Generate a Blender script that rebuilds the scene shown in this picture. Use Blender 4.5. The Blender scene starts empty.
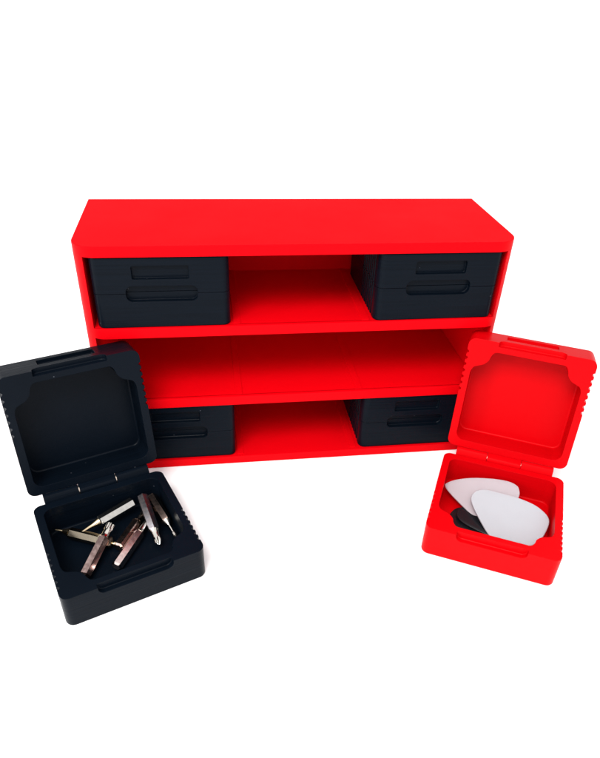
import bpy, bmesh, math, random
from mathutils import Vector, Matrix
S = 0.001                                   # everything below is written in millimetres
random.seed(4)
scene = bpy.context.scene
C = scene.collection

# ------------------------------------------------------------------ helpers
def link(o, parent=None):
    C.objects.link(o)
    if parent: o.parent = parent
    return o

def thing(name, label, cat, loc=(0, 0, 0), rz=0.0, group=None):
    o = bpy.data.objects.new(name, None)
    o.empty_display_size = 0.01
    o.location = Vector(loc) * S
    o.rotation_euler = (0, 0, rz)
    o['label'] = label; o['category'] = cat
    if group: o['group'] = group
    return link(o)

def finish(bm, ang=32):
    bmesh.ops.remove_doubles(bm, verts=bm.verts, dist=1e-4)
    bmesh.ops.recalc_face_normals(bm, faces=bm.faces)
    for f in bm.faces: f.smooth = True
    lim = math.radians(ang)
    for e in bm.edges:
        e.smooth = len(e.link_faces) == 2 and e.calc_face_angle(9) < lim

def mesh_from(bm, name, mat, ang=32):
    finish(bm, ang)
    me = bpy.data.meshes.new(name)
    bm.to_mesh(me); bm.free()
    me.transform(Matrix.Scale(S, 4))
    me.materials.append(mat)
    return me

def obj(name, bm, mat, parent=None, loc=(0, 0, 0), rot=(0, 0, 0), ang=32, smooth_n=True):
    o = bpy.data.objects.new(name, mesh_from(bm, name, mat, ang))
    o.location = Vector(loc) * S; o.rotation_euler = rot
    if smooth_n:
        wn = o.modifiers.new('weighted', 'WEIGHTED_NORMAL'); wn.keep_sharp = True; wn.weight = 100
    return link(o, parent)

def loop_offset(pts, d):                    # inward offset of a CCW outline
    n = len(pts); out = []
    for i in range(n):
        a, b, c = Vector(pts[i-1]), Vector(pts[i]), Vector(pts[(i+1) % n])
        t = (c - a)
        if t.length < 1e-9: t = b - a
        t.normalize()
        out.append((b.x - t.y * d, b.y + t.x * d))
    return out

def arc(cx, cy, r, a0, a1, n):
    return [(cx + r*math.cos(math.radians(a0 + (a1-a0)*i/n)), cy + r*math.sin(math.radians(a0 + (a1-a0)*i/n))) for i in range(n+1)]

def rrect(x0, y0, x1, y1, r, n=8):
    return arc(x1-r, y0+r, r, -90, 0, n) + arc(x1-r, y1-r, r, 0, 90, n) + arc(x0+r, y1-r, r, 90, 180, n) + arc(x0+r, y0+r, r, 180, 270, n)

def loft(bm, loops, cap0=True, cap1=True):
    """loops: lists of 3D points with equal counts"""
    vs = [[bm.verts.new(p) for p in l] for l in loops]
    n = len(vs[0])
    for a, b in zip(vs, vs[1:]):
        for i in range(n):
            bm.faces.new((a[i], a[(i+1) % n], b[(i+1) % n], b[i]))
    if cap0: bm.faces.new(vs[0][::-1])
    if cap1: bm.faces.new(vs[-1])
    return vs

def prism(bm, pts, z0, z1, ch=0.0, ch0=0.0):
    """vertical prism with chamfered top (ch) and bottom (ch0) edges"""
    L = []
    if ch0: L.append([(x, y, z0) for x, y in loop_offset(pts, ch0)])
    L.append([(x, y, z0 + ch0) for x, y in pts])
    L.append([(x, y, z1 - ch) for x, y in pts])
    if ch:
        L.append([(x, y, z1 - ch*0.3) for x, y in loop_offset(pts, ch*0.3)])
        L.append([(x, y, z1) for x, y in loop_offset(pts, ch)])
    return loft(bm, L)

def smooth_path(pts, k=5):                  # Catmull-Rom through open points
    P = [Vector(p) for p in pts]; out = []
    for i in range(len(P)-1):
        p0 = P[max(i-1, 0)]; p1 = P[i]; p2 = P[i+1]; p3 = P[min(i+2, len(P)-1)]
        for j in range(k):
            t = j/k
            out.append(tuple(0.5*((2*p1) + (p2-p0)*t + (2*p0-5*p1+4*p2-p3)*t*t + (3*p1-p0-3*p2+p3)*t**3)))
    out.append(tuple(P[-1]))
    return out

def smooth_closed(pts, k=5):
    P = [Vector(p) for p in pts]; n = len(P); out = []
    for i in range(n):
        p0, p1, p2, p3 = P[i-1], P[i], P[(i+1) % n], P[(i+2) % n]
        for j in range(k):
            t = j/k
            out.append(tuple(0.5*((2*p1) + (p2-p0)*t + (2*p0-5*p1+4*p2-p3)*t*t + (3*p1-p0-3*p2+p3)*t**3)))
    return out

# ------------------------------------------------------------------ materials
def nodes_of(name):
    m = bpy.data.materials.new(name); m.use_nodes = True
    nt = m.node_tree; b = nt.nodes['Principled BSDF']
    return m, nt, b

def plastic(name, col, rough, spec, bump=0.25, bevel=0.2, specks=0.0, tint=0.06, streak=(25, 25, 1500)):
    """3D printed plastic: faint layer lines along object z, uneven gloss, optional dust"""
    m, nt, b = nodes_of(name)
    N, Lk = nt.nodes, nt.links
    tc = N.new('ShaderNodeTexCoord')
    mp = N.new('ShaderNodeMapping'); mp.inputs['Scale'].default_value = streak
    Lk.new(tc.outputs['Object'], mp.inputs['Vector'])
    nz = N.new('ShaderNodeTexNoise'); nz.inputs['Scale'].default_value = 1.0; nz.inputs['Detail'].default_value = 3
    Lk.new(mp.outputs['Vector'], nz.inputs['Vector'])
    fine = N.new('ShaderNodeTexNoise'); fine.inputs['Scale'].default_value = 2600; fine.inputs['Detail'].default_value = 2
    Lk.new(tc.outputs['Object'], fine.inputs['Vector'])
    big = N.new('ShaderNodeTexNoise'); big.inputs['Scale'].default_value = 45; big.inputs['Detail'].default_value = 3
    Lk.new(tc.outputs['Object'], big.inputs['Vector'])
    # colour
    mix = N.new('ShaderNodeMix'); mix.data_type = 'RGBA'
    mix.inputs['A'].default_value = (*[c*(1-tint) for c in col], 1)
    mix.inputs['B'].default_value = (*[min(1, c*(1+tint)) for c in col], 1)
    Lk.new(nz.outputs['Fac'], mix.inputs['Factor'])
    colour = mix.outputs['Result']
    if specks:
        vo = N.new('ShaderNodeTexVoronoi'); vo.inputs['Scale'].default_value = 260
        geo = N.new('ShaderNodeNewGeometry'); Lk.new(geo.outputs['Position'], vo.inputs['Vector'])
        lt = N.new('ShaderNodeMath'); lt.operation = 'LESS_THAN'; lt.inputs[1].default_value = 0.055
        Lk.new(vo.outputs['Distance'], lt.inputs[0])
        sep = N.new('ShaderNodeSeparateColor'); Lk.new(vo.outputs['Color'], sep.inputs['Color'])
        gt = N.new('ShaderNodeMath'); gt.operation = 'GREATER_THAN'; gt.inputs[1].default_value = 1-specks
        Lk.new(sep.outputs['Red'], gt.inputs[0])
        mu = N.new('ShaderNodeMath'); mu.operation = 'MULTIPLY'
        Lk.new(lt.outputs[0], mu.inputs[0]); Lk.new(gt.outputs[0], mu.inputs[1])
        m2 = N.new('ShaderNodeMix'); m2.data_type = 'RGBA'
        Lk.new(mu.outputs[0], m2.inputs['Factor']); Lk.new(colour, m2.inputs['A'])
        m2.inputs['B'].default_value = (0.05, 0.055, 0.065, 1)
        colour = m2.outputs['Result']
    Lk.new(colour, b.inputs['Base Color'])
    # roughness
    mr = N.new('ShaderNodeMapRange'); mr.inputs['To Min'].default_value = rough-0.07; mr.inputs['To Max'].default_value = rough+0.07
    Lk.new(big.outputs['Fac'], mr.inputs['Value']); Lk.new(mr.outputs['Result'], b.inputs['Roughness'])
    b.inputs['Specular IOR Level'].default_value = spec
    # bump
    add = N.new('ShaderNodeMath'); add.operation = 'MULTIPLY_ADD'; add.inputs[1].default_value = 0.45
    Lk.new(fine.outputs['Fac'], add.inputs[0]); Lk.new(nz.outputs['Fac'], add.inputs[2])
    bp = N.new('ShaderNodeBump'); bp.inputs['Strength'].default_value = bump; bp.inputs['Distance'].default_value = 0.00012
    Lk.new(add.outputs[0], bp.inputs['Height'])
    if bevel:
        bv = N.new('ShaderNodeBevel'); bv.samples = 6; bv.inputs['Radius'].default_value = bevel*S
        Lk.new(bv.outputs['Normal'], bp.inputs['Normal'])
    Lk.new(bp.outputs['Normal'], b.inputs['Normal'])
    return m

RED = (0.57, 0.0005, 0.0034)
M_red_shelf = plastic('red_print', RED, 0.46, 0.03, bump=0.15, bevel=0, tint=0.05)
M_red_box = plastic('red_print_box', (0.48, 0.0005, 0.0024), 0.36, 0.045, bump=0.22)
M_black = plastic('black_print', (0.0017, 0.0034, 0.0064), 0.31, 0.058, bump=0.6, specks=0.22, tint=0.4)  # strong tint paints the shading of the layer lines into the colour

def metal(name, col, rough=0.2, mottle=None):
    m, nt, b = nodes_of(name); N, Lk = nt.nodes, nt.links
    tc = N.new('ShaderNodeTexCoord')
    nz = N.new('ShaderNodeTexNoise'); nz.inputs['Scale'].default_value = 700; nz.inputs['Detail'].default_value = 5
    Lk.new(tc.outputs['Object'], nz.inputs['Vector'])
    cr = N.new('ShaderNodeValToRGB')
    cr.color_ramp.elements[0].position = 0.25; cr.color_ramp.elements[0].color = (*(mottle or [c*0.8 for c in col]), 1)
    cr.color_ramp.elements[1].position = 0.75; cr.color_ramp.elements[1].color = (*col, 1)
    Lk.new(nz.outputs['Fac'], cr.inputs['Fac']); Lk.new(cr.outputs['Color'], b.inputs['Base Color'])
    mr = N.new('ShaderNodeMapRange'); mr.inputs['To Min'].default_value = rough+0.12; mr.inputs['To Max'].default_value = max(0.05, rough-0.06)
    Lk.new(nz.outputs['Fac'], mr.inputs['Value']); Lk.new(mr.outputs['Result'], b.inputs['Roughness'])
    b.inputs['Metallic'].default_value = 1
    n2 = N.new('ShaderNodeTexNoise'); n2.inputs['Scale'].default_value = 900
    Lk.new(tc.outputs['Object'], n2.inputs['Vector'])
    bp = N.new('ShaderNodeBump'); bp.inputs['Strength'].default_value = 0.12; bp.inputs['Distance'].default_value = 0.00005
    Lk.new(n2.outputs['Fac'], bp.inputs['Height']); Lk.new(bp.outputs['Normal'], b.inputs['Normal'])
    return m

M_steel = metal('bright_steel', (0.50, 0.48, 0.45), 0.14)
M_tip = metal('polished_tip', (0.60, 0.57, 0.52), 0.12)
M_dark = metal('dark_steel', (0.20, 0.17, 0.13), 0.16)
M_rose_refl = metal('steel_rosy_reflection', (0.74, 0.62, 0.59), 0.13, (0.58, 0.47, 0.45))  # rosy base colour stands in for pink reflections on plain steel
M_brown_refl = metal('steel_brown_reflection', (0.40, 0.30, 0.26), 0.15, (0.30, 0.21, 0.18))  # dark warm base colour paints in brown reflections of the surroundings
M_gold = metal('yellowish_steel', (0.62, 0.50, 0.33), 0.16)
M_blue_refl = metal('steel_bluish_reflection', (0.62, 0.61, 0.65), 0.2, (0.50, 0.42, 0.42))  # blue-grey and brown facet reflections put into the base colour
M_worn_refl = metal('worn_steel_rosy_reflection', (0.44, 0.32, 0.30), 0.2, (0.20, 0.13, 0.12))  # rosy tone is painted reflection; the darker mottling is wear
M_brass = metal('brass_pin', (0.60, 0.50, 0.42), 0.25)

def pick_mat(name, col, sub, rough, spec=0.4):
    m, nt, b = nodes_of(name); N, Lk = nt.nodes, nt.links
    tc = N.new('ShaderNodeTexCoord')
    nz = N.new('ShaderNodeTexNoise'); nz.inputs['Scale'].default_value = 160; nz.inputs['Detail'].default_value = 3
    Lk.new(tc.outputs['Object'], nz.inputs['Vector'])
    mx = N.new('ShaderNodeMix'); mx.data_type = 'RGBA'
    mx.inputs['A'].default_value = (*[c*0.95 for c in col], 1); mx.inputs['B'].default_value = (*col, 1)
    Lk.new(nz.outputs['Fac'], mx.inputs['Factor']); Lk.new(mx.outputs['Result'], b.inputs['Base Color'])
    b.inputs['Roughness'].default_value = rough; b.inputs['Specular IOR Level'].default_value = spec
    if sub:
        b.inputs['Subsurface Weight'].default_value = sub
        b.inputs['Subsurface Radius'].default_value = (1, 0.8, 0.8); b.inputs['Subsurface Scale'].default_value = 0.0012
    bp = N.new('ShaderNodeBump'); bp.inputs['Strength'].default_value = 0.2; bp.inputs['Distance'].default_value = 0.00005
    n2 = N.new('ShaderNodeTexNoise'); n2.inputs['Scale'].default_value = 1500
    Lk.new(tc.outputs['Object'], n2.inputs['Vector'])
    Lk.new(n2.outputs['Fac'], bp.inputs['Height']); Lk.new(bp.outputs['Normal'], b.inputs['Normal'])
    return m
M_pick_w = pick_mat('white_celluloid', (0.37, 0.375, 0.40), 0.6, 0.28, 0.35)
M_pick_p = pick_mat('milky_pinkish_celluloid', (0.38, 0.335, 0.355), 0.6, 0.28, 0.35)
M_pick_k = pick_mat('black_celluloid', (0.006, 0.007, 0.009), 0, 0.25, 0.3)

# ------------------------------------------------------------------ ground
def ground():
    m, nt, b = nodes_of('white_paper'); N, Lk = nt.nodes, nt.links
    tc = N.new('ShaderNodeTexCoord'); nz = N.new('ShaderNodeTexNoise'); nz.inputs['Scale'].default_value = 900
    Lk.new(tc.outputs['Object'], nz.inputs['Vector'])
    mx = N.new('ShaderNodeMix'); mx.data_type = 'RGBA'
    mx.inputs['A'].default_value = (0.91, 0.91, 0.91, 1); mx.inputs['B'].default_value = (0.94, 0.94, 0.94, 1)
    Lk.new(nz.outputs['Fac'], mx.inputs['Factor']); Lk.new(mx.outputs['Result'], b.inputs['Base Color'])
    b.inputs['Roughness'].default_value = 0.9; b.inputs['Specular IOR Level'].default_value = 0.1
    bm = bmesh.new()
    bmesh.ops.create_circle(bm, cap_ends=True, radius=60000, segments=96)
    o = obj('ground', bm, m); o['kind'] = 'structure'
ground()

# ------------------------------------------------------------------ shelf
W, D, H, T = 167.9, 55.3, 101.5, 4.03
Z2B, Z2T, Z1B, Z1T = 31.9, 36.2, 64.9, 69.2
RC = 8.6
def plan():
    return arc(W/2-RC, RC, RC, -90, 0, 12) + [(W/2, D), (-W/2, D)] + arc(-W/2+RC, RC, RC, 180, 270, 12)
def side_plan(s):
    xin = W/2 - T
    a = [p for p in arc(W/2-RC, RC, RC, -90, 0, 24) if p[0] > xin + 1e-3]
    yin = RC - math.sqrt(RC*RC - (RC-T)**2)
    pts = [(xin, yin)] + a + [(W/2, D), (xin, D)]
    if s < 0: pts = [(-x, y) for x, y in pts][::-1]
    return pts
BT = 1.0
shelf = thing('storage_shelf', 'red plastic shelf unit with three open tiers behind the two open boxes', 'shelf')
bm = bmesh.new(); prism(bm, plan(), H-T, H, ch=0.35); obj('top_panel', bm, M_red_shelf, shelf)
bm = bmesh.new(); prism(bm, plan(), 0, T, ch0=0.3); obj('bottom_panel', bm, M_red_shelf, shelf)
for s in (-1, 1):
    bm = bmesh.new(); prism(bm, side_plan(s), T, H-T); obj('side_panel', bm, M_red_shelf, shelf)
def rect(x0, y0, x1, y1): return [(x0, y0), (x1, y0), (x1, y1), (x0, y1)]
bm = bmesh.new(); prism(bm, rect(-W/2+T, D-BT, W/2-T, D), T, H-T); obj('back_panel', bm, M_red_shelf, shelf)
for z0, z1 in ((Z2B, Z2T), (Z1B, Z1T)):
    bm = bmesh.new()
    xi = W/2-T; yi = RC - math.sqrt(RC*RC - (RC-T)**2)
    f = [p for p in arc(W/2-RC, RC, RC, -90, 0, 40) if p[0] < xi-0.05] + [(xi, yi), (xi, D-BT)]
    prism(bm, f + [(-x, y) for x, y in f][::-1], z0, z1, ch=0.3, ch0=0.15)
    obj('shelf_board', bm, M_red_shelf, shelf)
for zt in (T, Z2T, Z1T):
    for s in (-1, 1):
        bm = bmesh.new()
        a, b_ = sorted((s*24.4, s*27.3))
        prism(bm, rrect(a, 1.6, b_, D-BT-0.1, 0.5, 3), zt, zt+0.3, ch=0.12)
        obj('guide_rail', bm, M_red_shelf, shelf)

# ------------------------------------------------------------------ hinged box
BW, BD, HB, HL, AX = 50.0, 48.8, 13.8, 14.1, 2.5
def outer_outline():
    B = BW/2; r = 3.0
    right = arc(B-r, r, r, -90, 0, 8)
    ys = [6.0 + 2.75*i for i in range(7)]
    g = []
    for i, y in enumerate(ys):
        g += [(B, y-0.85), (B-0.45, y-0.6), (B-0.85, y-0.2), (B-0.85, y+0.2), (B-0.45, y+0.6), (B, y+0.85)]
    right += g + arc(B-r, BD-r, r, 0, 90, 8)
    left = [(-x, y) for x, y in right][::-1]
    return right + left
def cavity_outline():
    a = [(12.0, 4.3), (10.9, 4.75), (9.9, 6.3), (9.3, 8.4), (7.6, 10.3), (5.4, 11.3), (3.9, 12.2), (3.1, 14.2), (3.0, 16.5)]
    a = [(x, y) for x, y in smooth_path(a, 4)]
    left = [(-BW/2 + x, y) for x, y in a]                      # from front wall to left wall (clockwise walk)
    r = 3.6
    back = arc(-BW/2+3.0+r, BD-3.2-r, r, 180, 90, 7)
    half = left + back                                           # front -> left -> back
    right = [(-x, y) for x, y in half][::-1]
    loop = half + right
    return loop[::-1]                                            # CCW
OUT = outer_outline(); CAV = cavity_outline()

def shell_bm(h, floor, up):
    """open tray: outside height h, cavity floor thickness; up=False mirrors it (lid)"""
    bm = bmesh.new()
    o1 = loop_offset(OUT, 0.5); o2 = loop_offset(OUT, 0.15)
    vo = loft(bm, [[(x, y, 0) for x, y in o1], [(x, y, 0.2) for x, y in o2], [(x, y, 0.55) for x, y in OUT], [(x, y, h) for x, y in OUT]], True, False)
    lv = [[(x, y, h) for x, y in CAV]]
    for dz, off in ((1.0, 0), (0.5, 0.1), (0.2, 0.35), (0, 0.8)):
        lv.append([(x, y, floor+dz) for x, y in loop_offset(CAV, off)])
    vi = loft(bm, lv, False, True)
    ed = []
    for loop in (vo[-1], vi[0]):
        for i in range(len(loop)):
            ed.append(bm.edges.get((loop[i], loop[(i+1) % len(loop)])))
    bmesh.ops.triangle_fill(bm, use_beauty=True, use_dissolve=False, edges=ed)
    if not up:
        for v in bm.verts: v.co.z = HB + HL + 0.02 - v.co.z*(HL-0.16)/HL
    bmesh.ops.recalc_face_normals(bm, faces=bm.faces)
    return bm

def front_cutter(x0, z0, x1, z1, r, depth):
    bm = bmesh.new()
    pts = rrect(x0, z0, x1, z1, r, 8)
    loft(bm, [[(x, -3, z) for x, z in pts], [(x, depth-0.25, z) for x, z in pts], [(x, depth, z) for x, z in loop_offset(pts, 0.2)]])
    bmesh.ops.recalc_face_normals(bm, faces=bm.faces)
    return bm

def carve(bm, cutters, shift=(0, 0, 0)):
    me = bpy.data.meshes.new('t'); bm.to_mesh(me); bm.free()
    o = bpy.data.objects.new('t', me); C.objects.link(o)
    tmp = []
    for cb in cutters:
        cm = bpy.data.meshes.new('c'); cb.to_mesh(cm); cb.free()
        co = bpy.data.objects.new('c', cm); C.objects.link(co); tmp.append(co)
        md = o.modifiers.new('b', 'BOOLEAN'); md.operation = 'DIFFERENCE'; md.solver = 'EXACT'; md.object = co
    bpy.context.view_layer.update()
    ev = o.evaluated_get(bpy.context.evaluated_depsgraph_get())
    r = bmesh.new(); r.from_mesh(ev.to_mesh())
    for t in tmp + [o]:
        m = t.data; bpy.data.objects.remove(t); bpy.data.meshes.remove(m)
    bmesh.ops.translate(r, verts=r.verts, vec=shift)
    return r

def slot(): return front_cutter(-13.1, HB-3.1, 13.1, HB+3.1, 2.4, 2.0)
def knuckle_bm(x0, x1, lid, shift):
    cy, cz, r = BD+AX, HB, 2.42
    c = arc(cy, cz, r, -80, 80, 12)                             # (y,z): rear half of the barrel
    if lid: prof = [(BD-0.02, cz+5.6)] + [(BD-0.02, cz+0.25)] + arc(cy, cz, r, -118, 62, 16)
    else:   prof = [(BD-0.02, cz-0.25)] + [(BD-0.02, cz-5.6)] + arc(cy, cz, r, -62, 118, 16)
    bm = bmesh.new()
    e = 0.15
    loft(bm, [[(x, y-shift[1], z-shift[2]) for y, z in prof] for x in (x0, x1)])
    return bm

def make_box(name, label, mat, loc, rz, ang, group=None, pin_r=1.9, gap=0.35):
    t = thing(name, label, 'box', loc, rz, group)
    base = obj('base', carve(shell_bm(HB, 1.7, True), [slot()]), mat, t)
    ax = (0, BD+AX, HB)
    lid = obj('lid', carve(shell_bm(HL, 1.7, False), [slot(), front_cutter(-10.3, HB+5.7, 10.3, HB+10.9, 0.7, 1.6)], (0, -ax[1], -ax[2])),
              mat, t, ax, (-ang, 0, 0))
    for s in (-1, 1):
        a, b_ = sorted((s*(7.05+gap), s*20.3))
        obj('hinge_knuckle', knuckle_bm(a, b_, False, (0, 0, 0)), mat, base)
    obj('hinge_knuckle', knuckle_bm(-7.05, 7.05, True, ax), mat, lid)
    bm = bmesh.new()
    pr = arc(ax[1], ax[2], pin_r, 0, 330, 11)
    loft(bm, [[(x, y, z) for y, z in pr] for x in (-19.8, 19.8)])
    pin = obj('hinge_pin', bm, M_brass, t)
    return t

def dup(root, loc, label):
    r = root.copy(); C.objects.link(r); r.location = Vector(loc)*S; r['label'] = label
    for ch in root.children:
        c = ch.copy(); C.objects.link(c); c.parent = r
        for g in ch.children:
            d = g.copy(); C.objects.link(d); d.parent = c
    return r

YF = 0.7
XL, XR = -78.3+25, 78.7-25
G = 'closed black boxes filed in the red shelf'
cb = make_box('hinged_box', 'closed black box at the left end of the top tier of the red shelf', M_black, (XL, YF, Z1T+0.02), 0, 0, G)
cb2 = dup(cb, (XR, YF, Z1T+0.02), 'closed black box at the right end of the top tier of the red shelf')
cb3 = dup(cb, (XL+0.3, YF+0.3, T+0.02), 'closed black box on the bottom tier, partly hidden by the open black box')
dup(cb, (XR-0.2, YF+0.3, T+0.02), 'closed black box on the bottom tier, beside the open red box')

cb2.rotation_euler.z = 0.006; cb3.rotation_euler.z = -0.005
KX, KY, KR, KT = -65.15, -72.35, 0.3679, 1.7487
RX, RY, RR, RT = 62.38, -72.30, -0.4731, 1.7657
kbox = make_box('hinged_box', 'open black hinged box holding loose metal screwdriver bits', M_black, (KX, KY, 0.02), KR, KT)
rbox = make_box('hinged_box', 'open red hinged box holding white and black guitar picks', M_red_box, (RX, RY, 0.02), RR, RT, None, 1.6, 0.12)

def to_world(P, o):
    X, Y, a = (KX, KY, KR) if o == 'k' else (RX, RY, RR)
    c, s = math.cos(a), math.sin(a)
    return Vector((X + c*P[0] - s*P[1], Y + s*P[0] + c*P[1], P[2]))

# ------------------------------------------------------------------ screwdriver bits
def ngon(x, r, n, ph=0, sq=1.0):
    return [(x, r*math.cos(2*math.pi*i/n+ph), r*sq*math.sin(2*math.pi*i/n+ph)) for i in range(n)]

def star(x, r, r2, n=24, lobes=4, ph=0):
    out = []
    for i in range(n):
        a = 2*math.pi*i/n
        k = 0.5+0.5*math.cos(lobes*a)
        out.append((x, (r2+(r-r2)*k**0.6)*math.cos(a+ph), (r2+(r-r2)*k**0.6)*math.sin(a+ph)))
    return out

def bit(label, end, tip, shank, kind, hexm, tipm, spin=0.0, neck=2.2, sh_r=1.1, tip_r=1.2, tail=False):
    """end/tip: points in the open box's own frame; shank: length of the bare shaft + tip"""
    E, Tp = to_world(end, 'k'), to_world(tip, 'k')
    L = (Tp-E).length
    t = thing('screwdriver_bit', label, 'screwdriver bit', E, 0, 'loose screwdriver bits in the open black box')
    q = (Tp-E).to_track_quat('X', 'Z') @ Matrix.Rotation(spin, 3, 'X').to_quaternion()
    t.rotation_euler = q.to_euler()
    hr = 1.88/math.cos(math.pi/6)
    Lh = L-shank
    bm = bmesh.new()
    loft(bm, [ngon(0, 1.55, 6), ngon(0.6, hr, 6), ngon(Lh-0.5, hr, 6), ngon(Lh, 1.75, 6)])
    obj('hex_body', bm, hexm, t, ang=20)
    bm = bmesh.new()
    cone = [ngon(Lh-0.02, 1.74, 24), ngon(Lh+neck*0.5, (1.74+sh_r)/2*0.93, 24), ngon(Lh+neck, sh_r, 24)]
    tl = 3.4
    if kind == 'cross':
        xs = [Lh+neck, L-tl]
        loft(bm, cone + [ngon(L-tl, sh_r*1.04, 24), star(L-tl+0.6, tip_r, tip_r*0.72), star(L-1.6, tip_r, tip_r*0.42), star(L-0.5, tip_r*0.5, tip_r*0.3), star(L, tip_r*0.16, tip_r*0.12)])
    elif kind == 'star':
        loft(bm, cone + [ngon(L-tl, sh_r, 24), star(L-tl+0.7, tip_r, tip_r*0.75, lobes=6), star(L-0.3, tip_r, tip_r*0.75, lobes=6), star(L, tip_r*0.75, tip_r*0.6, lobes=6)])
    elif kind == 'ball':
        loft(bm, cone + [ngon(L-2.6, sh_r, 24), ngon(L-2.0, tip_r, 24), ngon(L-0.5, tip_r, 24), ngon(L, tip_r*0.5, 24)])
    else:   # slim tapered shaft, flat blade
        loft(bm, cone + [ngon(L-tl, sh_r*0.8, 24), ngon(L-1.8, tip_r*0.8, 24, 0, 0.8), ngon(L, tip_r, 24, 0, 0.3)])
    obj('tip', bm, tipm, t, ang=30)
    if tail:
        bm = bmesh.new()
        loft(bm, [ngon(0.02, 1.3, 24), ngon(-0.4, 0.6, 24), ngon(-0.7, 0.6, 24), ngon(-1.0, 1.0, 24), ngon(-1.6, 1.0, 24), ngon(-1.9, 0.5, 24)])
        obj('tip', bm, tipm, t, ang=30)
    return t

bit('slim dark bit lying against the back left, under the bright steel bit', (-2.2, 27.6, 3.9), (-19.2, 42.6, 5.6), 5.5, 'flat', M_dark, M_gold, 0.3, 2.6, 0.75, 0.7, tail=True)
bit('bright steel bit crossing over the dark bit, its thin point towards the left', (10.9, 42.3, 7.4), (-11.7, 35.9, 6.3), 8.0, 'flat', M_steel, M_gold, 0.1, 3.2, 0.8, 0.6)
bit('worn bit with painted rosy reflections leaning at the left front with its star point up', (-15.2, 16.2, 3.9), (-0.4, 33.8, 7.6), 6.4, 'star', M_worn_refl, M_tip, 0.0, 1.5, 1.5, 1.7)
bit('steel bit with painted brown reflections lying in the middle behind the pinkish silver bit', (-0.8, 24.4, 3.75), (15.3, 40.0, 3.9), 8.0, 'cross', M_brown_refl, M_tip, 0.0, 2.0, 1.1, 1.1)
bit('silver bit with painted pink reflections lying nearest the front wall of the black box', (-4.0, 15.6, 3.75), (13.9, 33.0, 4.4), 7.5, 'cross', M_rose_refl, M_tip, 0.25, 2.0, 1.2, 1.3)
bit('thick bit with painted blue and brown reflections standing out on top, cross point towards the front', (14.6, 42.4, 9.0), (13.3, 18.5, 4.1), 7.0, 'cross', M_blue_refl, M_tip, 0.5, 2.2, 1.25, 1.35)
bit('bit with painted dark brown reflections along the right wall with a slim bright point', (18.3, 43.0, 6.8), (20.3, 19.6, 4.2), 8.6, 'ball', M_brown_refl, M_tip, 0.3, 2.4, 0.45, 0.85)

# ------------------------------------------------------------------ guitar picks
def pick(label, uv, slope, c, th, mat, group, kx=0.0, crown=0.5):
    """outline uv in the pick's plane (box frame: u across, v up the slope)"""
    a = math.atan(slope)
    cu = sum(p[0] for p in uv)/len(uv); cv = sum(p[1] for p in uv)/len(uv)
    base = (cu, cv*math.cos(a), c + cv*math.sin(a))
    Wp = to_world(base, 'r')
    pts = smooth_closed([(u-cu, v-cv) for u, v in uv], 6)
    area = sum(pts[i-1][0]*pts[i][1]-pts[i][0]*pts[i-1][1] for i in range(len(pts)))
    if area < 0: pts = pts[::-1]
    bm = bmesh.new()
    sc = lambda f: [(x*f, y*f) for x, y in pts]
    L = []
    h = th/2
    for f, z in ((0.80, -h), (0.97, -h), (0.993, -h*0.7), (1.0, 0), (0.993, h*0.7), (0.97, h), (0.80, h*1.02), (0.5, h*1.04)):
        L.append([(x, y, z) for x, y in sc(f)])
    loft(bm, L)
    o = obj('guitar_pick', bm, mat, None, ang=50)
    o.location = Wp*S
    o.rotation_euler = (Matrix.Rotation(RR, 3, 'Z') @ Matrix.Rotation(a, 3, 'X')).to_euler()
    o['label'] = label; o['category'] = 'guitar pick'; o['group'] = group
    return o
GP = 'guitar picks in the open red box'
uv2 = [(-9.6, 28.4), (-10.3, 30.8), (-9.8, 32.9), (-8.6, 34.6), (-5.1, 36.1), (2.7, 36.1), (8.8, 35.7), (14.5, 34.5), (18.2, 32.6), (20.4, 30.6), (21.2, 28.2), (20.7, 24.7), (19.3, 20.5), (16.9, 16.9), (13.5, 14.9), (9.5, 14.2), (5.0, 14.0), (1.0, 14.9), (-1.6, 17.0), (-4.9, 21.2), (-7.6, 25.0)]
pick('white guitar pick on top of the pile in the open red box', uv2, 0.36, -1.8, 1.1, M_pick_w, GP)
uv1 = [(-21.5, 35.6), (-21.3, 37.2), (-18.2, 39.7), (-13.1, 42.1), (-8.2, 43.6), (-1.7, 44.9), (3.6, 45.2), (6.8, 44.3), (8.2, 42.6), (8.6, 39.3), (7.0, 34.0), (3.5, 28.0), (-0.5, 24.5), (-4.0, 23.6), (-7.8, 25.0), (-14.9, 29.8), (-19.5, 33.4)]
pick('milky pinkish guitar pick leaning at the back under the white one', uv1, 0.36, -4.7, 0.9, M_pick_p, GP)
uv3 = [(-13.3, 26.6), (-14.6, 24.0), (-13.7, 20.4), (-10.4, 17.9), (-4.2, 15.8), (2, 14.5), (8, 14.6), (11.5, 18), (10.5, 23), (5, 27.5), (-2, 29.5), (-9, 29.0)]
pick('black guitar pick partly hidden below the white picks, upper of the black pair', uv3, 0.05, 2.7, 0.8, M_pick_k, GP)
uv4 = [(-17.0, 23.0), (-16.4, 20.0), (-14.1, 16.9), (-9, 14.9), (-2.2, 13.6), (5, 12.6), (9, 14.5), (9.5, 19), (6, 24), (-1, 28), (-9, 29.5), (-14.6, 27.6)]
pick('black guitar pick flat on the box floor, lower of the black pair', uv4, 0.0, 2.35, 0.8, M_pick_k, GP)

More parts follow.
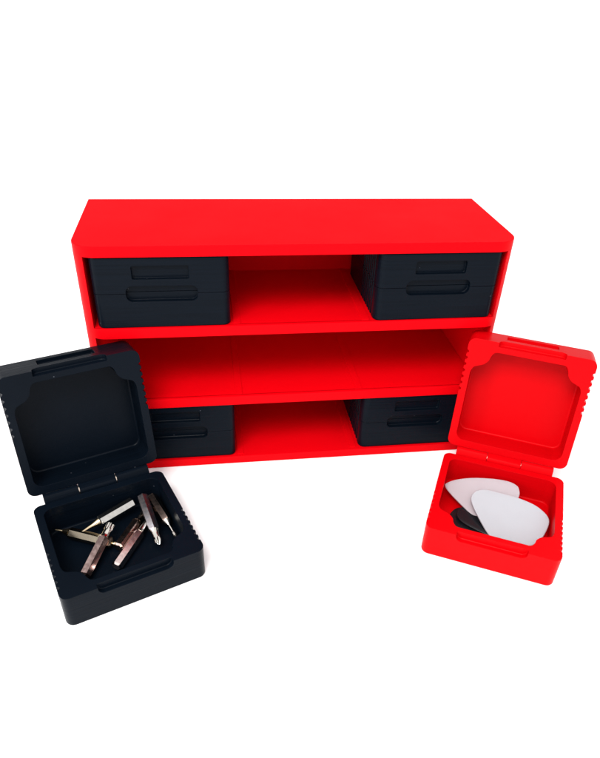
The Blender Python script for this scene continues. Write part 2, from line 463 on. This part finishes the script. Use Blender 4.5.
# ------------------------------------------------------------------ camera
cam = bpy.data.cameras.new('camera'); co = bpy.data.objects.new('camera', cam); C.objects.link(co)
co.location = Vector((-35.26, -223.72, 185.24))*S
co.rotation_euler = (0.9531, -0.0427, -0.1474)
cam.sensor_fit = 'HORIZONTAL'; cam.sensor_width = 36
cam.lens = 636.6/600*36
cam.shift_x = -10.45/600; cam.shift_y = 37.26/600
cam.clip_start = 0.01; cam.clip_end = 500
scene.camera = co

# ------------------------------------------------------------------ light
w = bpy.data.worlds.new('World'); scene.world = w; w.use_nodes = True
nt = w.node_tree; N, Lk = nt.nodes, nt.links
bg = N['Background']
tc = N.new('ShaderNodeTexCoord'); sp = N.new('ShaderNodeSeparateXYZ'); Lk.new(tc.outputs['Generated'], sp.inputs[0])
cr = N.new('ShaderNodeValToRGB')
cr.color_ramp.elements[0].position = 0.0; cr.color_ramp.elements[0].color = (0.92, 0.93, 0.96, 1)
cr.color_ramp.elements[1].position = 0.75; cr.color_ramp.elements[1].color = (1, 1, 1, 1)
Lk.new(sp.outputs['Z'], cr.inputs['Fac']); 
my = N.new('ShaderNodeMapRange'); my.interpolation_type = 'SMOOTHSTEP'
my.inputs['From Min'].default_value = 0.38; my.inputs['From Max'].default_value = 0.62
my.inputs['To Min'].default_value = 1.0; my.inputs['To Max'].default_value = 0.30
Lk.new(sp.outputs['Y'], my.inputs['Value'])
wm = N.new('ShaderNodeVectorMath'); wm.operation = 'SCALE'
Lk.new(cr.outputs['Color'], wm.inputs[0]); Lk.new(my.outputs['Result'], wm.inputs['Scale'])
Lk.new(wm.outputs['Vector'], bg.inputs['Color'])
bg.inputs['Strength'].default_value = 1.35

def area(name, loc, target, size, power, col=(1, 1, 1)):
    l = bpy.data.lights.new(name, 'AREA'); l.shape = 'RECTANGLE'; l.size = size[0]*S; l.size_y = size[1]*S
    l.energy = power; l.color = col
    o = bpy.data.objects.new(name, l); C.objects.link(o); o.location = Vector(loc)*S
    o.rotation_euler = (Vector(target)-Vector(loc)).to_track_quat('-Z', 'Y').to_euler()
    return o
area('softbox_key', (-210, -380, 600), (0, 0, 40), (340, 280), 5.0, (1, 0.99, 0.97))
area('window_left', (-720, -330, 330), (0, -20, 40), (160, 420), 1.8, (0.86, 0.93, 1))

scene.render.engine = 'CYCLES'
scene.view_settings.view_transform = 'Standard'
scene.view_settings.look = 'None'
scene.view_settings.exposure = 0.15; scene.view_settings.gamma = 1
scene.cycles.max_bounces = 8
scene.cycles.diffuse_bounces = 7
